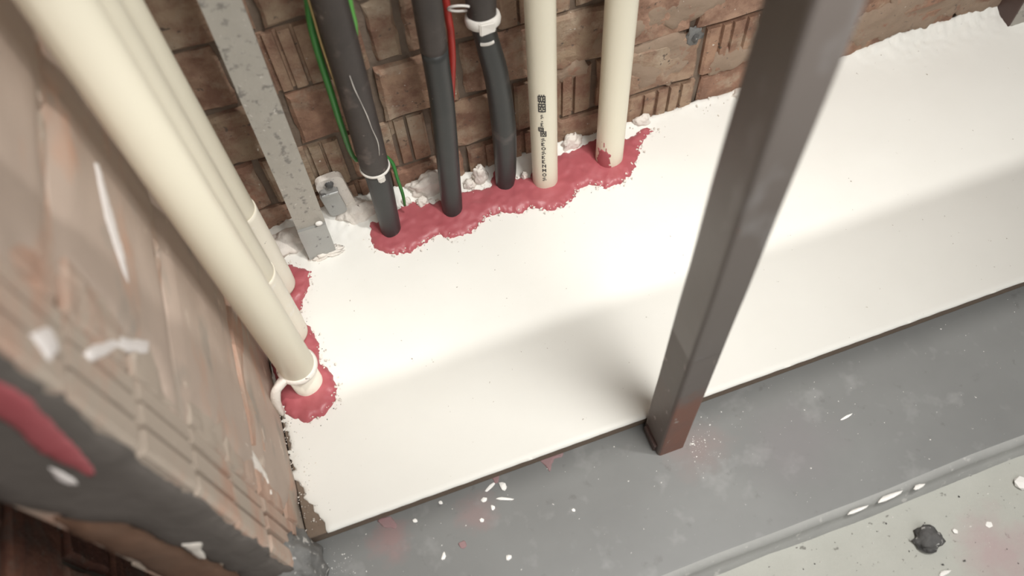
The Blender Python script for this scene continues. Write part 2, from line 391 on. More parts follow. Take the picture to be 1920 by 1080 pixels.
def lw_phi(y, z):
    return min(.62 - abs(z - .40), y - (YE + .066), YB - .01 - y) * 1.0 + .05 * nz(y * .7, z, 9, 3) + .03 * nz(y * .6, z, 22, 5) - .008
for z0, z1 in ((-.02, .16), (.16, .37), (.37, .57), (.57, .98)):
    tag(blob('mortar_smear', [], .008, lambda a_, b_, p: -.004 + .0062 * min(1, max(0, p) / .02) + .0016 * nz(a_ * .5, b_, 28, 4), M_LSMEAR, wl,
        phi_fun=lambda a_, b_, z0=z0, z1=z1: min(lw_phi(a_, b_), b_ - z0 + .004 * nz(a_, b_, 25, 6), z1 - b_ - .003), bbox=(YE + .03, YB, z0 - .02, z1 + .02),
        frame=lambda a_, b_, h: Vector((XL + h, a_, b_)), base=-.010), None)
# return wall further left, nearer to the camera; shadow put into its colour
wr = tag(link('wall_return', box_mesh('wall_return', (-.56, -.8, -.12), (-.412, .90, 1.3)), M_MORTAR_SHADE), 'red-brown brick wall at the far lower left, shade in its colour', kind='structure')
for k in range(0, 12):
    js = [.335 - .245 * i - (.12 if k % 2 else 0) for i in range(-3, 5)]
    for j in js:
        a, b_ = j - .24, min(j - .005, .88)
        if b_ - a > .03: put_brick(wr, round(b_ - a, 3), False, M_BRICK_SHADE, (-.402, (a + b_) / 2, -.06 + .1 * k), math.pi / 2)

# cement on the end of the left wall, shade put into its colour
def fr_end(a, b_, h): return Vector((a, YE - h, b_))
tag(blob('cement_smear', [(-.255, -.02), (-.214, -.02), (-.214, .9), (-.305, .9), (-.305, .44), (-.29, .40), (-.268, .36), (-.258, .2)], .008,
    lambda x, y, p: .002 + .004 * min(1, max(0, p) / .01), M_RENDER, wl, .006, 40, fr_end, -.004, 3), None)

tag(blob('brown_smear', [(-.304, -.05), (-.256, -.05), (-.258, .2), (-.268, .36), (-.29, .40), (-.304, .42)], .008,
    lambda x, y, p: .001 + .004 * min(1, max(0, p) / .01), M_BSMEAR, wl, .005, 40, fr_end, -.004, 4), None)
# kerb and floor
kb = bmesh.new()
prof = [(YB + .1, ZB), (.148, ZB)] + [(.148 - .013 * math.sin(t), ZB - .013 * (1 - math.cos(t))) for t in [i * math.pi / 2 / 7 for i in range(1, 8)]] + [(.131, ZB - .022), (.124, ZB - .030), (.118, ZB - .07), (YB + .1, ZB - .07)]
xs = [-.42 + .04 * i for i in range(52)]
vv = []
for x in xs:
    row = []
    for (y, z) in prof:
        wv = .0022 * nz(x, y, 9, 5) if y < .2 else 0
        row.append(kb.verts.new((x, y + wv, z + (.0006 * nz(x, y, 20, 6)))))
    vv.append(row)
for i in range(len(xs) - 1):
    for j in range(len(prof)):
        j2 = (j + 1) % len(prof); kb.faces.new((vv[i][j], vv[i + 1][j], vv[i + 1][j2], vv[i][j2]))
kb.faces.new(vv[0]); kb.faces.new(vv[-1][::-1])
M_RIM = simple('pale_concrete_rim', (.27, .27, .26), (.36, .36, .345), 18, .7, [(60, .62, .7, (.45, .44, .42))], bmp=.3, bscale=120, world=True)
kerb = tag(link('trim_1', bm_mesh('trim_1', kb), M_KERB, None, True), 'smooth grey concrete kerb in front of the white board', kind='structure')
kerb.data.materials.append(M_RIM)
for p in kerb.data.polygons:                                       # the rounded front rim is paler than the kerb top
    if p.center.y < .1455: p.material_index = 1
ZF = ZB - .028
fl = tag(blob('floor', [(-.9, -1.4), (1.9, -1.4), (1.9, .16), (-.9, .16)], .03, lambda x, y, p: ZF + .003 * nz(x, y, 14, 2), M_FLOOR, base=ZF - .05), 'rough pale concrete floor below the kerb', kind='structure')

# ------------------------------------------------------------ board with its coating
bd = empty('firestop_board', (.6, .56, ZB))
tag(bd, 'large cream-coated firestop board filling the shaft opening', 'board')
def child(o, parent):
    o.parent = parent; o.matrix_parent_inverse = parent.matrix_world.inverted() if False else Matrix.Translation(-Vector(parent.location)); return o
child(link('raw_core', box_mesh('raw_core', (XL + .002, YF, ZB + .0005), (1.52, YB + .006, -.002), .001), M_RAW), bd)['label'] = 'bare brown edge of the board'
def smooth(a, b_, t): t = max(0, min(1, (t - a) / (b_ - a))); return t * t * (3 - 2 * t)
def coat_phi(x, y):
    left = XL + .001 + .023 * (1 - smooth(.325, .415, y)) + .003 * (1 - smooth(.40, .62, y))
    rg = 1 - smooth(0, .05, x - XL)
    dl = x - left + rg * (.008 * nz(x, y, 70, 1) + .009 * nz(x, y, 190, 2) + .004 * nz(x, y, 380, 3))
    return min(dl, y - (YF - .0012) + .0006 * nz(x, y, 60, 8), 1.515 - x, YB + .004 - y)
def coat_h(x, y, p):
    d = YB - y
    amp = .010 + .008 * nz(x, 0, 14, 4) + .020 * (1 - smooth(.0, .10, x)) * smooth(-.2, -.1, x) + .012 * smooth(.75, .95, x)
    wd = .016 + .006 * nz(x, 0, 20, 9) + .014 * (1 - smooth(.0, .08, x)) + .010 * smooth(.75, .95, x)
    fil = max(0, amp) * math.exp(-max(0, d) / max(.006, wd)) * (1 + .35 * nz(x, y, 120, 6))
    return -.0005 + .0022 * smooth(0, .004, p) + fil + .0007 * nz(x, y, 16, 7)
child(blob('coating', [], .0045, coat_h, M_COAT, phi_fun=coat_phi, bbox=(XL - .004, 1.52, YF - .006, YB + .008), base=-.003), bd)['label'] = 'cream fire-resistant top coat with ragged left edge'

# ------------------------------------------------------------ red sealant beads
def P(l, z=.003): return [tuple(onz(a, b_, z)[:2]) for a, b_ in l]
back_poly = P([(690, 405), (712, 388), (735, 372), (753, 373), (773, 357), (793, 373), (813, 383), (830, 372), (870, 360), (890, 357), (917, 350), (920, 317), (930, 307), (970, 335), (993, 328), (1020, 305), (1050, 290), (1085, 274), (1120, 258), (1165, 262), (1190, 253), (1200, 243), (1213, 239), (1233, 246), (1217, 251), (1204, 267), (1198, 290), (1187, 323), (1167, 342), (1137, 352), (1107, 347), (1087, 354), (1073, 373), (1057, 387), (1033, 395), (993, 390), (973, 400), (940, 397), (913, 407), (883, 437), (847, 447), (823, 441), (800, 453), (770, 473), (740, 478), (707, 470), (690, 453), (685, 430)])
def seal_h(seed):
    return lambda x, y, p: .001 + .0085 * math.sqrt(max(0, 1 - (1 - min(1, max(0, p) / .016)) ** 2)) + .0032 * nz(x, y, 42, seed) + .0016 * nz(x, y, 100, seed + 1)
tag(blob('sealant_bead', back_poly, .0028, seal_h(11), M_RED, None, .0042, 150, seed=5), 'wavy red sealant bead around the black and cream pipes at the back wall', 'sealant', 'red sealant beads')
left_poly = P([(515, 488), (530, 491), (551, 498), (586, 507), (581, 531), (566, 568), (562, 594), (584, 616), (599, 650), (599, 679), (621, 698), (634, 727), (629, 753), (607, 779), (577, 792), (551, 785), (538, 776), (527, 757), (518, 725), (500, 640), (485, 560), (490, 500)])
tag(blob('sealant_bead', left_poly, .0028, seal_h(21), M_RED, None, .0034, 150, seed=9), 'curved red sealant bead around the three cream pipes on the left', 'sealant', 'red sealant beads')

# ------------------------------------------------------------ pipes
def collar_drips(): pass
ZT, ZU = 1.28, -.10
def straight(p0, p1, zs):
    """points at heights zs on the line through p0 and p1"""
    d = (Vector(p1) - Vector(p0)) / (p1[2] - p0[2]); return [Vector(p0) + d * (z - p0[2]) for z in zs]

def left_pipe(c, r_up, r_lo, zj, label, lump=None):
    e = empty('cream_pipe', (c[0], c[1], 0)); tag(e, label, 'pipe', 'cream pipes against the left wall')
    child(tube('pipe_wall', [(c[0], c[1], zj - .004), (c[0], c[1], zj), (c[0], c[1], ZT)], [r_up - .002, r_up, r_up], M_CREAM, None, 36), e)
    child(tube('lower_pipe', [(c[0], c[1], ZU), (c[0], c[1], zj)], [r_lo, r_lo], M_CREAMP, None, 36), e)
    return e
LP = [((-.160, .535), .0235, .0205, .062), ((-.165, .615), .0235, .0215, .165), ((-.166, .699), .0235, .0215, .19)]
lp1 = left_pipe(*LP[0], 'nearest cream pipe at the left wall, white collar near its foot')
lp2 = left_pipe(*LP[1], 'middle one of the three cream pipes at the left wall')
lp3 = left_pipe(*LP[2], 'rearmost of the three cream pipes at the left wall')
# plaster collar on the nearest pipe, plaster-covered sleeves on the two behind
c = LP[0][0]
child(ring('plaster_collar', (c[0], c[1], .060), (.05, -.1, 1), .0222, .0048, M_PLAST, None, 40, 8, flat=1.3), lp1)['label'] = 'ragged white plaster collar'
child(tube('plaster_drip', [(c[0] - .018, c[1] - .013, .060), (c[0] - .033, c[1] - .020, .054), (c[0] - .041, c[1] - .026, .034), (c[0] - .043, c[1] - .028, .0)], [.006, .006, .006, .005], M_PLAST, None, 10, True, 4, wob=.6), lp1)
for (cc, e_, z1) in ((LP[1][0], lp2, .17), (LP[2][0], lp3, .195)):
    child(tube('plaster_sleeve', [(cc[0], cc[1], .012), (cc[0], cc[1], .05), (cc[0], cc[1], .11), (cc[0], cc[1], z1)], [.0232, .0245, .0245, .0246], M_CREAMP, None, 36, True, 8, wob=.03), e_)

# back cream pipes: foot pixel and top-of-frame pixel on the plane they stand in
def fit(px0, py0, px1, py1, y, w0, w1):
    p0 = onz(px0, py0); p0.y = p0.y
    a = onz(px0, py0); bq = ony(px1, py1, a.y)
    return a, bq
def back_pipe(name, label, foot, top, wpx, mt, group):
    a, t = fit(*foot, *top, 0, 0, 0)
    r_ = rad(a, wpx)
    a = a + Vector((0, r_ * .55, 0)); t = t + Vector((0, r_ * .55, 0))
    e = empty(name, (a.x, a.y, 0)); tag(e, label, 'pipe', group)
    child(tube('pipe_wall', straight(a, t, [ZU, 0, .5, ZT]), r_, mt, None, 40), e)
    return e, a, t, r_
e1, a1, t1, r1 = back_pipe('cream_pipe', 'upright cream pipe with a column of black printing', (1027, 352), (1018, 0), 47, M_CREAM, 'cream pipes at the back wall')
e2, a2, t2, r2 = back_pipe('cream_pipe', 'plain cream pipe at the right end of the pipe row', (1147, 312), (1174, 0), 51, M_CREAM, 'cream pipes at the back wall')
# red smear at the foot of the second pipe
def fr_cyl(a, t, r_):
    d = (t - a) / (t.z - a.z)
    def g(ang, z, h):
        q = a + d * (z - a.z); return Vector((q.x + (r_ + h) * math.sin(ang), q.y - (r_ + h) * math.cos(ang), z))
    return g
g2 = fr_cyl(a2, t2, r2)
child(blob('sealant_smear', [(-1.25, .004), (-.1, .004), (-.5, .02), (-.65, .045), (-1.1, .05)], (.0045 if False else .004), lambda x, y, p: .0006, M_RED, None, 0, frame=g2, base=-.001,
      phi_fun=lambda x, y: 1 - math.hypot((x + .85) / .55, (y - .004) / (.040 - .012 * x)) + .45 * nz(x * 4, y * 160, 1, 4) + .25 * nz(x * 12, y * 420, 1, 5), bbox=(-1.5, .1, 0, .07)), e2)['label'] = 'red sealant smear at the foot'
# black printing on the first pipe: blurred characters stacked along it
g1 = fr_cyl(a1, t1, r1)
def glyph(x, z, w_, h_, rows_):
    v, f = [], []
    nr, nc = len(rows_), len(rows_[0])
    for i, rr in enumerate(rows_):
        for j, ch in enumerate(rr):
            if ch != '#': continue
            x0, x1 = x + w_ * j / nc, x + w_ * (j + 1.05) / nc; z1, z0 = z - h_ * i / nr, z - h_ * (i + 1.05) / nr
            k = len(v)
            for (xx, zz) in ((x0, z0), (x1, z0), (x1, z1), (x0, z1)): v.append(g1(xx / r1, zz, .0004))
            f.append((k, k + 1, k + 2, k + 3))
    return v, f
G1 = ['.#.#.#.', '#######', '#.#.#.#', '###.###', '#.#.#.#', '#######', '.#.#.##']
G2 = ['#######', '#..#..#', '#######', '#.#.#.#', '###.###', '#..#..#', '#######']
small = {'s': ['.##.', '#...', '.##.', '...#', '##..'], 'n': ['#..#', '##.#', '#.##', '#..#', '#..#'], 'k': ['#.#.', '##..', '#...', '##..', '#.#.'],
         'o': ['.##.', '#..#', '#..#', '#..#', '.##.'], 'e': ['###.', '#...', '##..', '#...', '###.'], 'm': ['#..#', '####', '####', '#..#', '#..#'], '-': ['....', '....', '.##.', '....', '....']}
def zpix(py):                                                      # height on the pipe's near side seen at image row py
    q = ony(1010 + (py - 180) * .02, py, a1.y - r1); return q.z
def row_glyphs():
    V_, F_ = [], []
    def addg(x, py0, py1, w_, rows_):
        z1, z0 = zpix(py0), zpix(py1); v, f = glyph(x, z1, w_, z1 - z0, rows_); k = len(V_)
        V_.extend(v); F_.extend([tuple(i + k for i in q) for q in f])
    addg(-.0135, 181, 197, .0105, G1); addg(-.0135, 198, 214, .0105, G2)
    for py, ch, w_ in ((219, 's', .004), (228, '-', .004), (234, 'k', .0045)): addg(-.0105, py, py + 7, w_, small[ch])
    addg(-.0145, 242, 251, .008, G1); addg(-.0115, 250, 260, .0085, G2)
    for i, ch in enumerate('seoskenmos'): addg(-.0105, 263 + i * 8.2, 269 + i * 8.2, .0058, small[ch])
    return V_, F_
V_, F_ = row_glyphs()
child(mk('printed_marking', V_, F_, M_INK), e1)['label'] = 'column of black printed characters'

# black pipes
def black_pipe(label, pix, widths, y_shift=.01, mt=M_BLACK):
    """pix: points from the foot upward as (px, py); the foot lies on the board, the rest in the same upright plane"""
    a = onz(*pix[0]); pts = [a] + [ony(px, py, a.y) for px, py in pix[1:]]
    rs = [rad(p, w_) for p, w_ in zip(pts, widths)]
    pts = [p + Vector((0, y_shift, 0)) for p in pts]
    d = (pts[-1] - pts[-2]).normalized()
    top = pts[-1] + d * ((ZT - pts[-1].z) / d.z)
    bot = Vector((pts[0].x, pts[0].y, ZU))
    e = empty('black_pipe', (pts[0].x, pts[0].y, 0)); tag(e, label, 'pipe', 'black pipes at the back wall')
    return e, [bot] + pts + [top], [rs[0]] + rs + [rs[-1]]
eb, pb, rb = black_pipe('thick black pipe with a thin white cable tie near its foot', [(738, 446), (733, 425), (716, 355), (706, 322), (668, 180), (618, 0)], [38, 41, 48, 51, 60, 68])
i_tie = 4
child(tube('pipe_wall', pb[:i_tie + 1], [q * .96 for q in rb[:i_tie + 1]], M_BLACK, None, 36, True, 3), eb)
child(tube('insulation_sleeve', pb[i_tie:], [rb[i_tie] * 1.06] + [q * 1.03 for q in rb[i_tie + 1:]], M_BLACKD, None, 36, True, 6, wob=.04), eb)
ax = (pb[i_tie + 1] - pb[i_tie]).normalized()
child(ring('cable_tie', pb[i_tie], ax, rb[i_tie] * 1.06, .0017, M_TIE, None, 44, 8, flat=1.4), eb)['label'] = 'thin white cable tie'
hd = pb[i_tie] + Vector((.004, -rb[i_tie] * 1.1, -.004))
child(link('tie_head', box_mesh('tie_head', hd - Vector((.0055, .003, .007)), hd + Vector((.0045, .003, .004)), .0015, 2, .001), M_TIE), eb)
# pale scratch running down the sleeve
sc = [ony(px, py, pb[i_tie].y - rb[i_tie] * 1.12) for px, py in ((655, 140), (664, 165), (676, 190), (688, 216), (697, 240), (708, 265), (711, 290))]
sc = [p + Vector((0, -.0015, 0)) for p in sc]
child(tube('paint_dribble', sc, [.0003, .0006, .0003, .0006, .0003, .0005, .0003], M_TIE, None, 8, True, 4), eb)['label'] = 'pale dried dribble'

eb2, p2, r2b = black_pipe('middle black pipe, dusty towards its top', [(853, 408), (850, 380), (833, 200), (818, 100), (803, 0)], [37, 40, 47, 52, 57])
child(tube('pipe_wall', p2[:5], r2b[:5], M_BLACK, None, 36, True, 5), eb2)
child(tube('dusty_length', p2[4:], [r2b[4] * 1.01] + [q * 1.02 for q in r2b[5:]], M_BLACKD, None, 36, True, 5, wob=.03), eb2)['label'] = 'dusty brown upper length'

eb3, p3, r3b = black_pipe('bent black pipe with a wide white tie near the top', [(951, 358), (952, 330), (949, 250), (935, 150), (914, 72), (908, 40), (906, 0)], [34, 40, 47, 47, 46, 52, 58])
child(tube('pipe_wall', p3[:7], r3b[:7], M_BLACK, None, 36, True, 5), eb3)
child(tube('dusty_length', p3[6:], [r3b[6] * 1.04] + [q * 1.03 for q in r3b[7:]], M_BLACKD, None, 36, True, 5, wob=.03), eb3)
tc = p3[6]
child(ring('cable_tie', tc + Vector((.001, 0, -.004)), (.03, .18, 1), r3b[6] * 1.14, .0034, M_TIE, None, 44, 8, flat=2.2), eb3)['label'] = 'wide white tie band'
hd = tc + Vector((.0, -r3b[6] * 1.16, -.004))
child(link('tie_head', box_mesh('tie_head', hd - Vector((.010, .003, .006)), hd + Vector((.009, .003, .010)), .0015, 2, .002), M_TIE), eb3)
q0 = ony(913, 84, p3[5].y - r3b[5] * 1.05)
child(ring('tape_mark', p3[5] + Vector((0, 0, -.006)), (0, .12, 1), r3b[5] * 1.0, .0018, M_TIE, None, 12, 6, arc=(-math.pi * .72, -math.pi * .36), flat=1.5), eb3)['label'] = 'short white tape mark'
tl = ony(862, 16, tc.y - .004)
child(ring('tie_tail', tl, (.25, .75, .6), .0135, .0016, M_TIE, None, 24, 6, arc=(math.pi * .15, math.pi * 1.75), e=(1, 0, 0)), eb3)['label'] = 'loose loop of the tie'

# cables
def cable(label, pix, y, r_, mt, group=None, cat='cable', foot=None):
    pts = [ony(px, py, yy) for (px, py), yy in zip(pix, y)]
    d = (pts[0] - pts[1]).normalized(); top = pts[0] + d * ((ZT - pts[0].z) / d.z)
    return tag(tube('cable', [top] + pts, r_, mt, None, 12, True, 5), label, cat, group)
g_ = pb[2].y
cable('dark green cable hugging the left side of the thick black pipe', [(577, 0), (584, 50), (597, 100), (620, 172), (640, 235), (668, 300), (715, 290), (735, 305), (745, 335), (755, 364), (759, 385)], [g_ + .012, g_ + .012, g_ + .014, g_ + .016, g_ + .02, g_ + .032, g_ + .034, g_ + .030, g_ + .022, g_ + .018, g_ + .018], [.0044] * 6 + [.003, .0028, .0028, .0025, .0025, .002], M_GREEN)
cable('light green cable ending beside the top of the thick black pipe', [(655, 0), (660, 25), (665, 45), (666, 66)], [g_, g_, g_ + .002, g_ + .004], .0034, M_GREENL)
cable('thin tan thread between green cable and thick black pipe', [(590, 40), (600, 75), (618, 130), (640, 190), (652, 235)], [g_ - .002] * 3 + [g_ + .01] * 2, .0011, M_YEL, cat='thread')
cable('red cable behind the middle black pipe', [(836, 0), (840, 30), (845, 60), (848, 110), (846, 200), (850, 300)], [.765] * 5 + [.77], .0048, M_REDC)

# ------------------------------------------------------------ flat zinc bar and wall clip
a = onz(606, 478); tpx = ony(412, 0, a.y)
e = empty('flat_bar', (a.x, a.y, 0)); tag(e, 'mottled grey zinc flat bar standing upright left of the black pipes', 'bar')
d = (tpx - a) / (tpx.z - a.z)
wv = .0205
def bar_piece(name, z0, z1, off, mt, jag=0):
    bm = bmesh.new(); L_ = []
    n_ = 14
    for i in range(n_ + 1):
        z = z0 + (z1 - z0) * i / n_; c_ = a + d * (z - a.z)
        wob = .0006 * nz(z, 0, 40, 3)
        L_.append([bm.verts.new((c_.x + sx * wv + wob, c_.y + sy + off, z)) for sx, sy in ((-1, -.0025), (1, -.0025), (1, .0025), (-1, .0025))])
    for i in range(n_):
        for k in range(4): bm.faces.new((L_[i][k], L_[i][(k + 1) % 4], L_[i + 1][(k + 1) % 4], L_[i + 1][k]))
    bm.faces.new(L_[0][::-1]); bm.faces.new(L_[-1])
    return child(link(name, bm_mesh(name, bm), mt), e)
bar_piece('bar_strip', .075, ZT, 0, M_ZINC)
bar_piece('bar_foot', -.03, .078, -.0052, M_ZINC2)['label'] = 'smoother grey lap plate at the foot'
rv = ony(598, 419, a.y - .0085)
bm = bmesh.new(); bmesh.ops.create_uvsphere(bm, u_segments=14, v_segments=8, radius=1)
for v in bm.verts: v.co = rv + Vector((v.co.x * .0055, v.co.y * .0025, v.co.z * .0045))
child(link('rivet', bm_mesh('rivet', bm), M_WHITE, None, True), e)['label'] = 'white paint-covered rivet'
# clip on the wall, right of the bar
cw = ony(628, 372, .782)
e = empty('pipe_clip', (cw.x, .79, cw.z)); tag(e, 'small zinc wall clip with a screw right of the flat bar', 'clip')
def plate(name, cx, cz, hw, hh, y0, y1, mt, tilt, rc=.008):
    bm = bmesh.new(); pts = []
    for sx, sz, a0 in ((1, 1, 0), (-1, 1, 90), (-1, -1, 180), (1, -1, 270)):
        for t in range(0, 91, 18):
            an = math.radians(a0 + t); pts.append((sx * (hw - rc) + rc * math.cos(an), sz * (hh - rc) + rc * math.sin(an)))
    ct, st = math.cos(tilt), math.sin(tilt)
    lo, hi = [], []
    for x, z in pts:
        X, Z_ = cx + x * ct - z * st, cz + x * st + z * ct
        lo.append(bm.verts.new((X, y0, Z_))); hi.append(bm.verts.new((X, y1, Z_)))
    n_ = len(pts)
    for i in range(n_): bm.faces.new((lo[i], lo[(i + 1) % n_], hi[(i + 1) % n_], hi[i]))
    bm.faces.new(lo); bm.faces.new(hi)
    return child(link(name, bm_mesh(name, bm), mt), e)
plate('back_plate', cw.x + .003, cw.z, .0205, .040, .786, .797, M_PLAST, .10, .012)
plate('front_plate', cw.x - .004, cw.z - .003, .0135, .030, .777, .783, M_ZINC2, .10, .010)
sw = ony(618, 348, .776)
bm = bmesh.new(); bmesh.ops.create_cone(bm, cap_ends=True, segments=14, radius1=.0065, radius2=.0045, depth=.005)
bmesh.ops.rotate(bm, verts=bm.verts, matrix=Matrix.Rotation(math.pi / 2, 3, 'X')); bmesh.ops.translate(bm, verts=bm.verts, vec=sw)
child(link('screw', bm_mesh('screw', bm), M_DARKC), e)['label'] = 'dark screw head'
lip = ony(618, 362, .774)
child(link('clip_lip', box_mesh('clip_lip', lip - Vector((.013, .004, .0025)), lip + Vector((.013, .006, .0025)), .001), M_ZINC2), e)

# ------------------------------------------------------------ steel post with an unseen bar added above the frame for shade
pe = empty('steel_post', (.266, .303, ZB)); tag(pe, 'tall dark square steel post in the foreground with a rusty foot', 'post')
PX0, PX1, PY0, PY1 = .2475, .2855, .2830, .3290
LEAN = .012
def post_piece(name, z0, z1, mt, grow=0, n_=20):
    bm = bmesh.new(); L_ = []; rc = .0045
    for i in range(n_ + 1):
        z = z0 + (z1 - z0) * i / n_; dx = LEAN * z + .0008 * nz(z, 0, 9, 2)
        rr = []
        for cx, cy, a0 in ((PX1, PY1, 0), (PX0, PY1, 90), (PX0, PY0, 180), (PX1, PY0, 270)):
            sx = 1 if cx == PX1 else -1; sy = 1 if cy == PY1 else -1
            for t in (0, 30, 60, 90):
                an = math.radians(a0 + t)
                rr.append(bm.verts.new((cx + sx * (grow - rc) + rc * math.cos(an) + dx, cy + sy * (grow - rc) + rc * math.sin(an), z)))
        L_.append(rr)
    m = 16
    for i in range(n_):
        for k in range(m): bm.faces.new((L_[i][k], L_[i][(k + 1) % m], L_[i + 1][(k + 1) % m], L_[i + 1][k]))
    bm.faces.new(L_[0][::-1]); bm.faces.new(L_[-1])
    return child(link(name, bm_mesh(name, bm), mt), pe)
post_piece('shaft', .255, 1.05, M_STEEL)
post_piece('rusty_foot', ZB, .2555, M_RUST, .0)['label'] = 'rust-red foot of the post'
child(link('shade_rail', box_mesh('shade_rail', (-.20, .236, 1.0), (1.6, .3505, 1.04), .003, 2), M_STEEL), pe)  # unseen, added and widened to shade the front of the board
child(link('weld', box_mesh('weld', (PX0 - .004, PY0 + .006, ZB - .002), (PX0 + .004, PY1 - .004, ZB + .022), .0035, 2, .002), M_DKSTEEL), pe)['label'] = 'dark weld lump'

# upright steel piece at the upper right corner of the board
ca = onz(1888, 56)
ce = empty('steel_upright', (ca.x + .03, ca.y + .02, 0)); tag(ce, 'grey steel upright at the far right corner by the back wall', 'post')
child(link('front_face', box_mesh('front_face', (ca.x + .003, ca.y, -.05), (ca.x + .075, ca.y + .006, ZT), .001), M_ZINC), ce)
child(link('side_face', box_mesh('side_face', (ca.x - .001, ca.y + .001, -.05), (ca.x + .003, ca.y + .040, ZT), .0008), M_DKSTEEL), ce)['label'] = 'brown side flange, shade in its colour'  # brown paint, darkened for a face in shadow

# ------------------------------------------------------------ mortar heap at the wall corner, plaster lumps, smears
def lump(name, c_, r3, mt, seed, label=None, cat=None, group=None, amp=.35, fr=3.0, sub=3):
    bm = bmesh.new(); bmesh.ops.create_icosphere(bm, subdivisions=sub, radius=1)
    for v in bm.verts:
        k = 1 + amp * noise.noise(v.co * fr * .5 + Vector((seed * 3.1, 0, 0))) + amp * .6 * noise.noise(v.co * fr * 1.4 + Vector((0, seed * 2.3, 0)))
        v.co = Vector((v.co.x * r3[0] * k, v.co.y * r3[1] * k, v.co.z * r3[2] * k))
    o = link(name, bm_mesh(name, bm), mt, None, sub > 2); o.location = c_
    if label: tag(o, label, cat, group)
    return o
lump('mortar_heap', (-.226, .296, .020), (.036, .042, .085), M_GREYM, 3, 'speckled grey mortar heap at the foot of the left wall corner', 'mortar', amp=.24, fr=5.5, sub=4)

def plump(px, py, z, r3, seed, label, dy=0.0):
    p = onz(px, py, z); p.y = min(p.y, YB - r3[1] * .6) + dy
    lump('plaster_lump', p, r3, M_PLAST, seed, label, 'plaster', 'plaster lumps along the back wall', .34, 3.2, 4)
plump(800, 340, .016, (.036, .013, .027), 1, 'flat grey-white plaster lump between thick and middle black pipes')
plump(792, 378, .010, (.010, .008, .008), 2, 'small plaster crumb in red sealant below the flat plaster lump')
plump(762, 380, .010, (.007, .007, .010), 8, 'white crumb touching the right side of the thick black pipe')
plump(900, 330, .014, (.012, .010, .022), 4, 'crumbly plaster lump between middle and bent black pipes')
plump(880, 345, .008, (.009, .008, .009), 12, 'white crumb right beside the foot of the middle black pipe')
plump(984, 330, .010, (.005, .005, .009), 5, 'tiny white crumb between bent black pipe and printed cream pipe')
plump(1072, 268, .012, (.017, .010, .018), 6, 'knobbly white plaster lump between the two back cream pipes')
plump(1203, 226, .010, (.014, .008, .012), 7, 'white plaster lump right of the plain cream pipe')
plump(665, 385, .012, (.030, .020, .026), 9, 'broad pinkish plaster mound under the zinc wall clip')
plump(545, 455, .006, (.040, .022, .018), 10, 'pale plaster mound left of the zinc bar foot')
plump(1385, 172, .004, (.018, .010, .008), 11, 'low white plaster lump at the wall left of the steel post')
lump('foot_plaster', onz(611, 470, .006) + Vector((0, -.004, 0)), (.026, .010, .008), M_PLAST, 14, 'white plaster ridge across the foot of the zinc bar', 'plaster', None, .5, 6, 4)

# smears on the left wall (plane facing the shaft) and on its end
def fr_left(a_, b_, h): return Vector((XL + h, a_, b_))
def smear_left(pix, mt, rough, seed, h=.004):
    poly = [(onx(px, py, XL).y, onx(px, py, XL).z) for px, py in pix]
    return blob('plaster_smear', poly, .004, lambda x, y, p: .0005 + h * .5 * min(1, max(0, p) / .006), mt, wl, rough, 70, fr_left, -.004, seed)
smear_left([(168, 300), (182, 300), (205, 390), (228, 470), (243, 545), (232, 545), (205, 470), (185, 400)], M_PLASTB, .0015, 1, .006)
smear_left([(55, 625), (95, 612), (112, 655), (90, 675)], M_PLASTB, .002, 2)
smear_left([(160, 655), (225, 632), (280, 640), (275, 662), (215, 655), (170, 678)], M_PLASTB, .002, 3)
smear_left([(428, 775), (440, 800), (470, 840), (500, 890), (512, 935), (502, 900), (475, 862), (440, 822)], M_PLAST, .001, 4, .003)
smear_left([(520, 855), (528, 862), (540, 890), (530, 885)], M_PLAST, .001, 5, .003)
smear_left([(470, 690), (480, 686), (482, 694), (474, 698)], M_PLAST, .0008, 6, .003)
def smear_end(pix, mt, rough, seed, h=.003, name='plaster_smear'):
    poly = [(ony(px, py, YE - .006).x, ony(px, py, YE - .006).z) for px, py in pix]
    return blob(name, poly, .004, lambda x, y, p: .0062 + h * .4 * min(1, max(0, p) / .005), mt, wl, rough, 60, fr_end, -.002, seed)
smear_end([(-120, 640), (0, 715), (60, 755), (110, 805), (165, 860), (178, 895), (140, 880), (80, 850), (20, 800), (-110, 720)], M_RED, .002, 7, name='sealant_smear')['label'] = 'red sealant streak on the wall end'
smear_end([(108, 815), (130, 835), (160, 870), (150, 875), (118, 845)], M_PLASTB, .0015, 8, .006)  # pale smear standing in for the highlight on the red streak
smear_end([(80, 865), (140, 900), (150, 915), (110, 900)], M_PLASTB, .0015, 9)
smear_end([(340, 1020), (375, 1018), (385, 1050), (360, 1040)], M_PLAST, .002, 10)
# ------------------------------------------------------------ anchor plug in the brick right of the pipes
ap = ony(1302, 72, YB - .003)
ae = empty('wall_plug', (ap.x, YB - .004, ap.z)); tag(ae, 'blue-grey filled drill hole in the brick right of the pipes', 'plug')
lm = lump('plug_filler', (ap.x, YB + .001, ap.z), (.014, .0045, .017), M_GREYM, 4, amp=.45, fr=4); child(lm, ae)
lm = lump('plug_core', (0, 0, 0), (.005, .003, .008), M_DARKC, 9); lm.location = (ap.x + .001, YB - .003, ap.z); child(lm, ae)

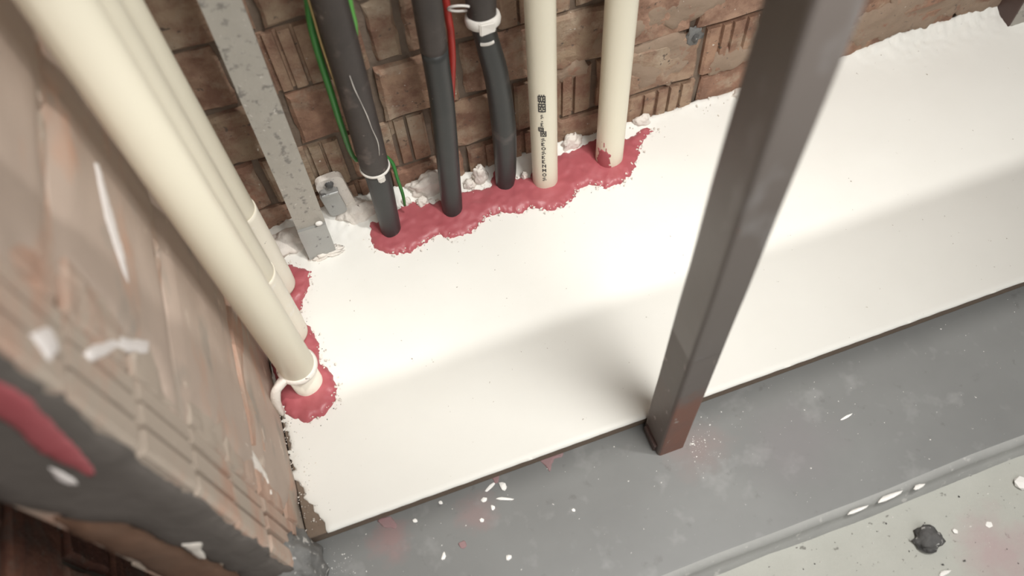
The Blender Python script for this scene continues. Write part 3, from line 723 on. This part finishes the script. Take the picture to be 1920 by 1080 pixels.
# ------------------------------------------------------------ stains, chips and grit on kerb and floor
def stain(pix, z, label, mt=M_STAIN, seed=0, rough=.002):
    poly = [tuple(onz(px, py, z)[:2]) for px, py in pix]
    tag(blob('sealant_stain', poly, .003, lambda x, y, p: z + .0009, mt, None, rough, 90, base=z - .001, seed=seed), label, 'stain', 'pink sealant stains')
stain([(1008, 857), (1060, 845), (1055, 858), (1040, 860), (1032, 885), (1022, 872)], ZB, 'triangular pink stain on the kerb below the middle of the board edge', seed=1)
stain([(708, 975), (735, 965), (745, 988), (740, 992), (718, 988)], ZB, 'faint pink stain on the kerb near the left end of the board edge', seed=2)
stain([(920, 890), (936, 884), (934, 905), (928, 908)], ZB, 'thin reddish stain on the kerb between two white chips', seed=3)
stain([(858, 1018), (872, 1012), (876, 1024), (866, 1030)], ZB, 'small pink dot low on the kerb', seed=4)

def chip_mesh(seed):
    rd = random.Random(seed); bm = bmesh.new(); bmesh.ops.create_icosphere(bm, subdivisions=1, radius=1)
    for v in bm.verts: v.co *= rd.uniform(.6, 1.15)
    return bm_mesh('plaster_chip', bm)
CH = [chip_mesh(i) for i in range(4)]
for m_ in CH: m_.materials.append(M_WHITE)
def chip(px, py, z, lx, ly, rz, label, group, h=None):
    p = onz(px, py, z); h = h or min(lx, ly) * .5
    o = bpy.data.objects.new('plaster_chip', random.choice(CH)); COL.objects.link(o)
    o.scale = (lx, ly, h); o.location = (p.x, p.y, z + h * .55); o.rotation_euler = (0, 0, rz)
    tag(o, label, 'chip', group)
KG = 'white plaster chips on the kerb'
chip(945, 935, ZB, .014, .0026, -.42, 'long white plaster sliver on the kerb', KG)
chip(942, 911, ZB, .005, .0085, .3, 'wedge-shaped white chip just above the long sliver', KG)
chip(918, 915, ZB, .011, .003, .5, 'white chip left of the wedge-shaped chip', KG)
chip(907, 938, ZB, .005, .004, .2, 'round white chip left of the long sliver', KG)
chip(924, 952, ZB, .003, .005, .1, 'small white crumb below the long sliver', KG)
chip(953, 1045, ZB, .0048, .0045, .1, 'roundest white chip near the bottom edge of the picture', KG)
chip(832, 1043, ZB, .003, .0072, -.5, 'narrow upright white chip near the bottom edge of the picture', KG)
chip(903, 976, ZB, .0035, .0035, 0, 'small round white chip below the row of white slivers', KG)
chip(826, 943, ZB, .0032, .0032, 0, 'small round white chip close under the board edge', KG)
chip(778, 977, ZB, .0038, .0034, 0, 'white dot chip left of the small round ones', KG)
chip(751, 953, ZB, .007, .0024, .6, 'flat white chip touching the board edge', KG)
chip(1385, 722, ZB, .022, .006, .05, 'white plaster splash at the board edge right of the post', KG, .002)
chip(1665, 932, ZB, .022, .004, .03, 'longest white flake along the kerb rim', KG, .002)
chip(1605, 957, ZB, .018, .003, .0, 'thin white flake on the kerb rim, left of the longest flake', KG, .002)
chip(1722, 913, ZB, .009, .004, .02, 'short white flake on the kerb rim, right of the longest flake', KG, .002)
chip(1585, 783, ZB, .012, .002, .15, 'faint check-shaped white scratch flake on the kerb', KG, .001)
chip(1075, 957, ZB, .0028, .0028, 0, 'lone white speck chip left below the post foot', KG)
FG = 'pebbles on the rough floor'
chip(1912, 908, ZF, .012, .011, 0, 'pale round pebble at the right edge of the picture', FG, .006)
chip(1853, 985, ZF, .006, .005, .4, 'small white pebble right of the dark clod', FG)
chip(1790, 997, ZF, .004, .004, 0, 'white crumb just right of the dark clod', FG)
chip(1770, 1075, ZF, .009, .004, 0, 'flat white chip on the floor below the dark clod', FG)
lump('dark_clod', onz(1741, 1011, ZF + .006), (.017, .015, .011), M_DARKC, 5, 'dark grey clod lying on the rough floor', 'clod', None, .4, 4, 3)

def scatter(name, n_, zone, z, smin, smax, mt, label, seed):
    rd = random.Random(seed); V2, F2 = [], []
    for _ in range(n_):
        x, y = zone(rd); s = smin * (smax / smin) ** (rd.random() ** 2); a_ = rd.uniform(0, 6.28)
        k = len(V2); zz = z(x, y) if callable(z) else z
        for i in range(4):
            t = a_ + i * math.pi / 2 + rd.uniform(-.4, .4); q = s * rd.uniform(.5, 1.3)
            V2.append((x + math.cos(t) * q, y + math.sin(t) * q, zz - .0005))
        V2.append((x, y, zz + s * .8))
        F2 += [(k + i, k + (i + 1) % 4, k + 4) for i in range(4)]
    return tag(mk(name, V2, F2, mt), label, 'grit', kind='stuff')
def kz(rd): return rd.uniform(-.2, .95), rd.uniform(.155, .325)
scatter('plaster_grit', 240, kz, ZB, .0005, .0018, M_WHITE, 'fine white plaster specks scattered over the grey kerb', 1)
def pz(rd): a_ = rd.uniform(-1.8, .9); q = abs(rd.gauss(.018, .022)); return .292 + q * math.cos(a_), .284 + q * math.sin(a_) * .8
scatter('plaster_grit', 110, pz, ZB, .0006, .0020, M_WHITE, 'pinkish-white crumbs around the rusty foot of the post', 2)
def fz(rd): return rd.uniform(.1, 1.0), rd.uniform(-.05, .115)
scatter('floor_grit', 200, fz, ZF + .001, .0006, .0022, M_WHITE, 'white grit on the rough concrete floor', 3)
scatter('floor_grit', 170, fz, ZF + .001, .0006, .0024, M_DARKC, 'dark grit on the rough concrete floor', 4)
def hz(rd): return XL + abs(rd.gauss(.008, .016)), rd.uniform(.34, .53)
scatter('edge_crumbs', 130, hz, .0015, .0006, .0022, M_PLAST, 'plaster crumbs along the ragged left edge of the board', 5)
scatter('edge_crumbs', 70, hz, .0018, .0005, .0013, M_DARKC, 'dark crumbs along the ragged left edge of the board', 6)
def bz(rd): return rd.uniform(-.15, .7), YB - abs(rd.gauss(.004, .012))
scatter('edge_crumbs', 130, bz, lambda x, y: .003 + .012 * math.exp(-(YB - y) / .015), .0008, .003, M_PLAST, 'plaster crumbs along the foot of the back wall', 7)
def cz(rd): return -.205 + rd.gauss(.018, .016), .285 + rd.gauss(0, .016)
scatter('plaster_grit', 90, cz, ZB, .0006, .002, M_WHITE, 'white crumbs around the grey mortar heap', 8)

# crumbs pressed up along the outlines of the two sealant beads
def along(poly, keep, spread):
    segs = [(poly[i], poly[(i + 1) % len(poly)]) for i in range(len(poly))]
    segs = [q for q in segs if keep(q[0]) and keep(q[1])]
    def zone(rd):
        a_, b_ = rd.choice(segs); t = rd.random(); return a_[0] + (b_[0] - a_[0]) * t + rd.gauss(0, spread), a_[1] + (b_[1] - a_[1]) * t + rd.gauss(0, spread)
    return zone
scatter('sealant_crumbs', 240, along(back_poly, lambda p: p[1] < .775, .005), .0065, .0008, .0034, M_PLAST, 'white flecks along the front of the back sealant bead', 11)
scatter('sealant_crumbs', 110, along(left_poly, lambda p: p[0] > -.185, .005), .0065, .0008, .0030, M_PLAST, 'white flecks along the left sealant bead', 12)
scatter('sealant_crumbs', 50, along(left_poly, lambda p: p[0] > -.185, .008), .002, .0005, .0014, M_DARKC, 'dark flecks beside the left sealant bead', 13)
scatter('sealant_crumbs', 60, along(back_poly, lambda p: p[1] < .775, .010), .002, .0005, .0012, M_DARKC, 'dark flecks in front of the back sealant bead', 14)
